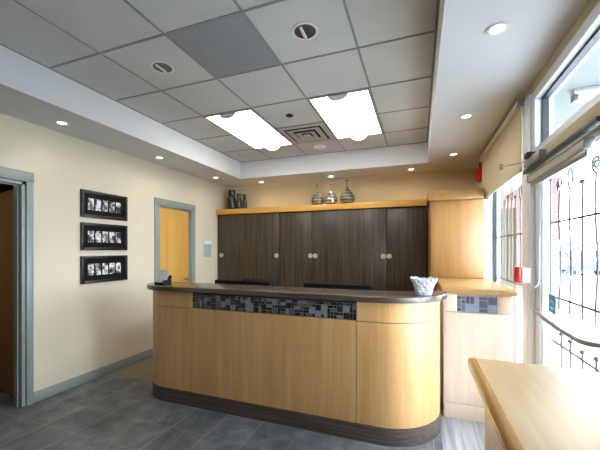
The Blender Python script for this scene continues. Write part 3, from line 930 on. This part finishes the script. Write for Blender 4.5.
tag(obj('smoke_detector', b, M['vent'], None, origin=(GX + 1.5 * GS, GY + 4.42 * GS, ZC)), 'round flat beige detector in the tile beyond the vent', 'smoke detector')

def pot(label, x, y):
    p = thing('pot_light', label, 'downlight', (x, y, ZC), 'unlit recessed lights in the tiles')
    b = B(); lathe(b, [(.082, -.0006), (.09, -.003), (.088, -.006), (.074, -.006), (.072, -.0006)], (x, y, ZC), 32); obj('trim_ring', b, M['vent'], p)
    b = B(); lathe(b, [(.074, -.005), (.066, -.003), (.05, -.0016), (0, -.0010)], (x, y, ZC), 32); obj('reflector', b, M['pot_dark'], p)
    b = B(); box(b, x - .026, x - .004, y - .058, y + .058, ZC - .013, ZC - .003, bev=.004); obj('reflected_stripe', b, M['white'], p)  # white bar stands in for the bright stripe reflected in the chrome
pot('left chrome recessed light in a ceiling tile left of the grey panel', GX + .486 * GS, GY + .51 * GS)
pot('right chrome recessed light in a ceiling tile right of the grey panel', GX + 2.5 * GS, GY + .5 * GS)

def down(label, x, y, energy=3.5, visible=True):
    if visible:
        p = thing('soffit_downlight', label, 'downlight', (x, y, ZS), 'lit soffit downlights')
        b = B(); lathe(b, [(.034, -.0006), (.055, -.002), (.053, -.006), (.040, -.008), (.034, -.004)], (x, y, ZS), 28); obj('trim_ring', b, M['white'], p)
        b = B(); lathe(b, [(0, -.0065), (.024, -.006), (.035, -.002), (0, -.0008)], (x, y, ZS), 24); obj('lamp', b, M['lamp'], p)
    L = bpy.data.lights.new('downlight_lamp', 'SPOT')
    L.energy = energy; L.color = (1.0, .88, .70); L.spot_size = math.radians(125); L.spot_blend = .8; L.shadow_soft_size = .04
    o = bpy.data.objects.new('downlight_lamp', L); COL.objects.link(o); o.location = (x, y, ZS - .02)
down('soffit downlight along the left wall nearest the viewer', -3.157, 2.069)
down('soffit downlight along the left wall above the yellow door frame', -3.157, 3.288)
down('soffit downlight along the left wall in the far corner', -3.157, 4.52)
down('soffit downlight along the back wall above the dark vases', -2.60, 5.09)
down('soffit downlight along the back wall above the silver vase', -1.34, 5.09)
down('soffit downlight along the back wall near the tall maple cabinet', -.107, 5.06)
down('small soffit downlight on the right before the red alarm', .405, 4.445)
down('soffit downlight on the right in line with the blind end', .4, 3.221)
down('largest soffit downlight at the top right', .4, 2.006)
down('', -3.157, .85, visible=False); down('', .4, .79, visible=False); down('', -3.157, -.4, visible=False)

# ------------------------------------------------------------------ outside
b = B(); box(b, XR + .12, 70, -40, 70, -.14, -.02)
struct('ground', b, M['concrete'], 'bright washed-out car park outside the windows', 'pavement')
b = B(); box(b, XR + .13, 2.5, -4, 9, 2.78, 2.95)
struct('canopy', b, M['canopy'], 'pale canopy over the pavement outside', 'canopy')
b = B(); box(b, 1.12, 1.98, 5.9, 6.5, -.02, 2.78)
struct('pillar', b, M['brick'], 'pink brick pillar outside the glass door', 'pillar')
b = B(); box(b, .895, 1.15, 4.70, 4.76, -.02, 1.98)
tag(obj('board_fence', b, M['boards'], None, origin=(1.05, 4.73, -.02)), 'tan vertical board screen outside the barred window', 'fence')
sl = thing('strip_light', 'tube light fixed under the canopy seen through the transom', 'light', (1.8, 3.3, 2.78))
bx('body', (1.2, 2.42, 3.26, 3.34, 2.735, 2.781), M['alu_grey'], sl, bev=.006)
b = B(); tube(b, [(1.24, 3.3, 2.712), (2.38, 3.3, 2.712)], .018, 10); obj('tube', b, M['tube'], sl)
for x in (1.215, 2.405):
    b = B(); box(b, x - .015, x + .015, 3.265, 3.335, 2.69, 2.74, bev=.004); obj('end_socket', b, M['iron'], sl)
b = B(); lathe(b, [(0, -.02), (.09, -.018), (.11, -.008), (.115, .001), (0, .001)], (1.49, 4.15, 2.78), 28)
tag(obj('canopy_lamp', b, M['alu_grey'], None, origin=(1.49, 4.15, 2.78)), 'round grey lamp flush under the canopy outside', 'light')

def car(label, x, y, rot, mat):
    c = thing('car', label, 'car', (0, 0, 0), 'cars in the car park')
    L_, W_ = 4.3, 1.75
    prof = [(-2.15, .28), (-2.15, .72), (-2.0, .86), (-1.2, .92), (-.55, 1.42), (.9, 1.45), (1.6, .98), (2.05, .92), (2.15, .7), (2.15, .28)]
    b = B(); t = B()
    a_ = [t.verts.new((px, -W_ / 2 + (.12 if z > 1 else 0), z)) for px, z in prof]; d_ = [t.verts.new((px, W_ / 2 - (.12 if z > 1 else 0), z)) for px, z in prof]
    t.faces.new(a_); t.faces.new(d_[::-1])
    n = len(prof)
    for i in range(n): t.faces.new((a_[i], d_[i], d_[(i + 1) % n], a_[(i + 1) % n]))
    bmesh.ops.recalc_face_normals(t, faces=t.faces); merge(b, t); obj('body', b, mat, c)
    for s in (-1, 1):
        b = B(); t = B()
        q = [(-1.0, .96), (-.5, 1.36), (.85, 1.38), (1.4, 1.0)]
        t.faces.new([t.verts.new((px, s * (W_ / 2 - (.10 if z > 1.1 else .0) + .01), z)) for px, z in q]); merge(b, t); obj('side_window', b, M['car_glass'], c)
        for wx in (-1.35, 1.3):
            b = B(); lathe(b, [(0, -.1), (.3, -.1), (.32, -.06), (.32, .06), (.3, .1), (0, .1)], (0, 0, 0), 20)
            bmesh.ops.transform(b, matrix=Matrix.Translation((wx, s * (W_ / 2 - .08), .30)) @ Matrix.Rotation(PI / 2, 4, 'X'), verts=b.verts); obj('wheel', b, M['tyre'], c)
    b = B()
    t = B(); t.faces.new([t.verts.new(p) for p in ((-1.21, -.72, .95), (-1.21, .72, .95), (-.6, .66, 1.4), (-.6, -.66, 1.4))]); merge(b, t, 0, Matrix.Translation((-.03, 0, .02)))
    obj('windscreen', b, M['car_glass'], c)
    c.location = (x, y, -.02); c.rotation_euler = (0, 0, rot)
car('blue-grey car farthest left in the bright car park outside', 8.8, 25.0, 1.9, M['car_b'])
car('silver car between two others in the bright car park', 12.4, 29.0, 1.9, M['car_a'])
car('blue-grey car farthest right in the bright car park outside', 15.0, 30.5, 1.9, M['car_b'])

# ------------------------------------------------------------------ light
w = bpy.data.worlds.new('overcast_sky'); scn.world = w; w.use_nodes = True
nt_ = w.node_tree; bg = nt_.nodes['Background']
tc_ = nt_.nodes.new('ShaderNodeTexCoord'); sep = nt_.nodes.new('ShaderNodeSeparateXYZ'); rp_ = nt_.nodes.new('ShaderNodeValToRGB')
nt_.links.new(tc_.outputs['Generated'], sep.inputs[0]); nt_.links.new(sep.outputs[2], rp_.inputs[0]); nt_.links.new(rp_.outputs[0], bg.inputs[0])
rp_.color_ramp.elements[0].color = (.84, .92, 1, 1); rp_.color_ramp.elements[1].color = (.66, .82, 1, 1)
bg.inputs[1].default_value = 25.0

def area(loc, rot, sx, sy, e, col=(1, 1, 1), portal=False):
    L = bpy.data.lights.new('unseen_area_light', 'AREA'); L.shape = 'RECTANGLE'; L.size = sx; L.size_y = sy; L.energy = e; L.color = col
    if portal: L.cycles.is_portal = True
    o = bpy.data.objects.new('unseen_area_light', L); COL.objects.link(o); o.location = loc; o.rotation_euler = rot
    return o
# sky portals in the shop front openings
area((XR + .11, 3.6, 1.3), (0, PI / 2, 0), 2.4, 1.3, 1, portal=True)
area((XR + .11, 2.2, 1.2), (0, PI / 2, 0), 2.3, .95, 1, portal=True)
area((XR + .11, 1.26, 1.3), (0, PI / 2, 0), 2.4, .5, 1, portal=True)
# unseen fill lights, added high in the recess behind the viewer
area((-1.9, -.6, ZC - .03), (0, 0, 0), .58, 1.16, 1.5, (1, .97, .92))
area((-.7, -.6, ZC - .03), (0, 0, 0), .58, 1.16, 1.5, (1, .97, .92))
# hall lamp
area((-4.6, 1.2, 2.35), (0, 0, 0), .3, .3, 6, (1, .85, .65))

# ------------------------------------------------------------------ camera
cam = bpy.data.cameras.new('camera'); co = bpy.data.objects.new('camera', cam); COL.objects.link(co)
cam.sensor_width = 36.0; cam.lens = 321.895 / 600 * 36.0
cam.shift_y = 24.914 / 600
cam.clip_start = .02; cam.clip_end = 200
co.location = (0, 0, EYE); co.rotation_euler = (PI / 2, 0, 0.3533907)
scn.camera = co

scn.view_settings.view_transform = 'Standard'
scn.view_settings.look = 'None'
scn.view_settings.exposure = 0.0
try:
    scn.cycles.use_denoising = True
    scn.cycles.max_bounces = 10; scn.cycles.diffuse_bounces = 6; scn.cycles.transparent_max_bounces = 16
    scn.cycles.sample_clamp_indirect = 6.0
    scn.cycles.caustics_reflective = False; scn.cycles.caustics_refractive = False
except Exception: pass
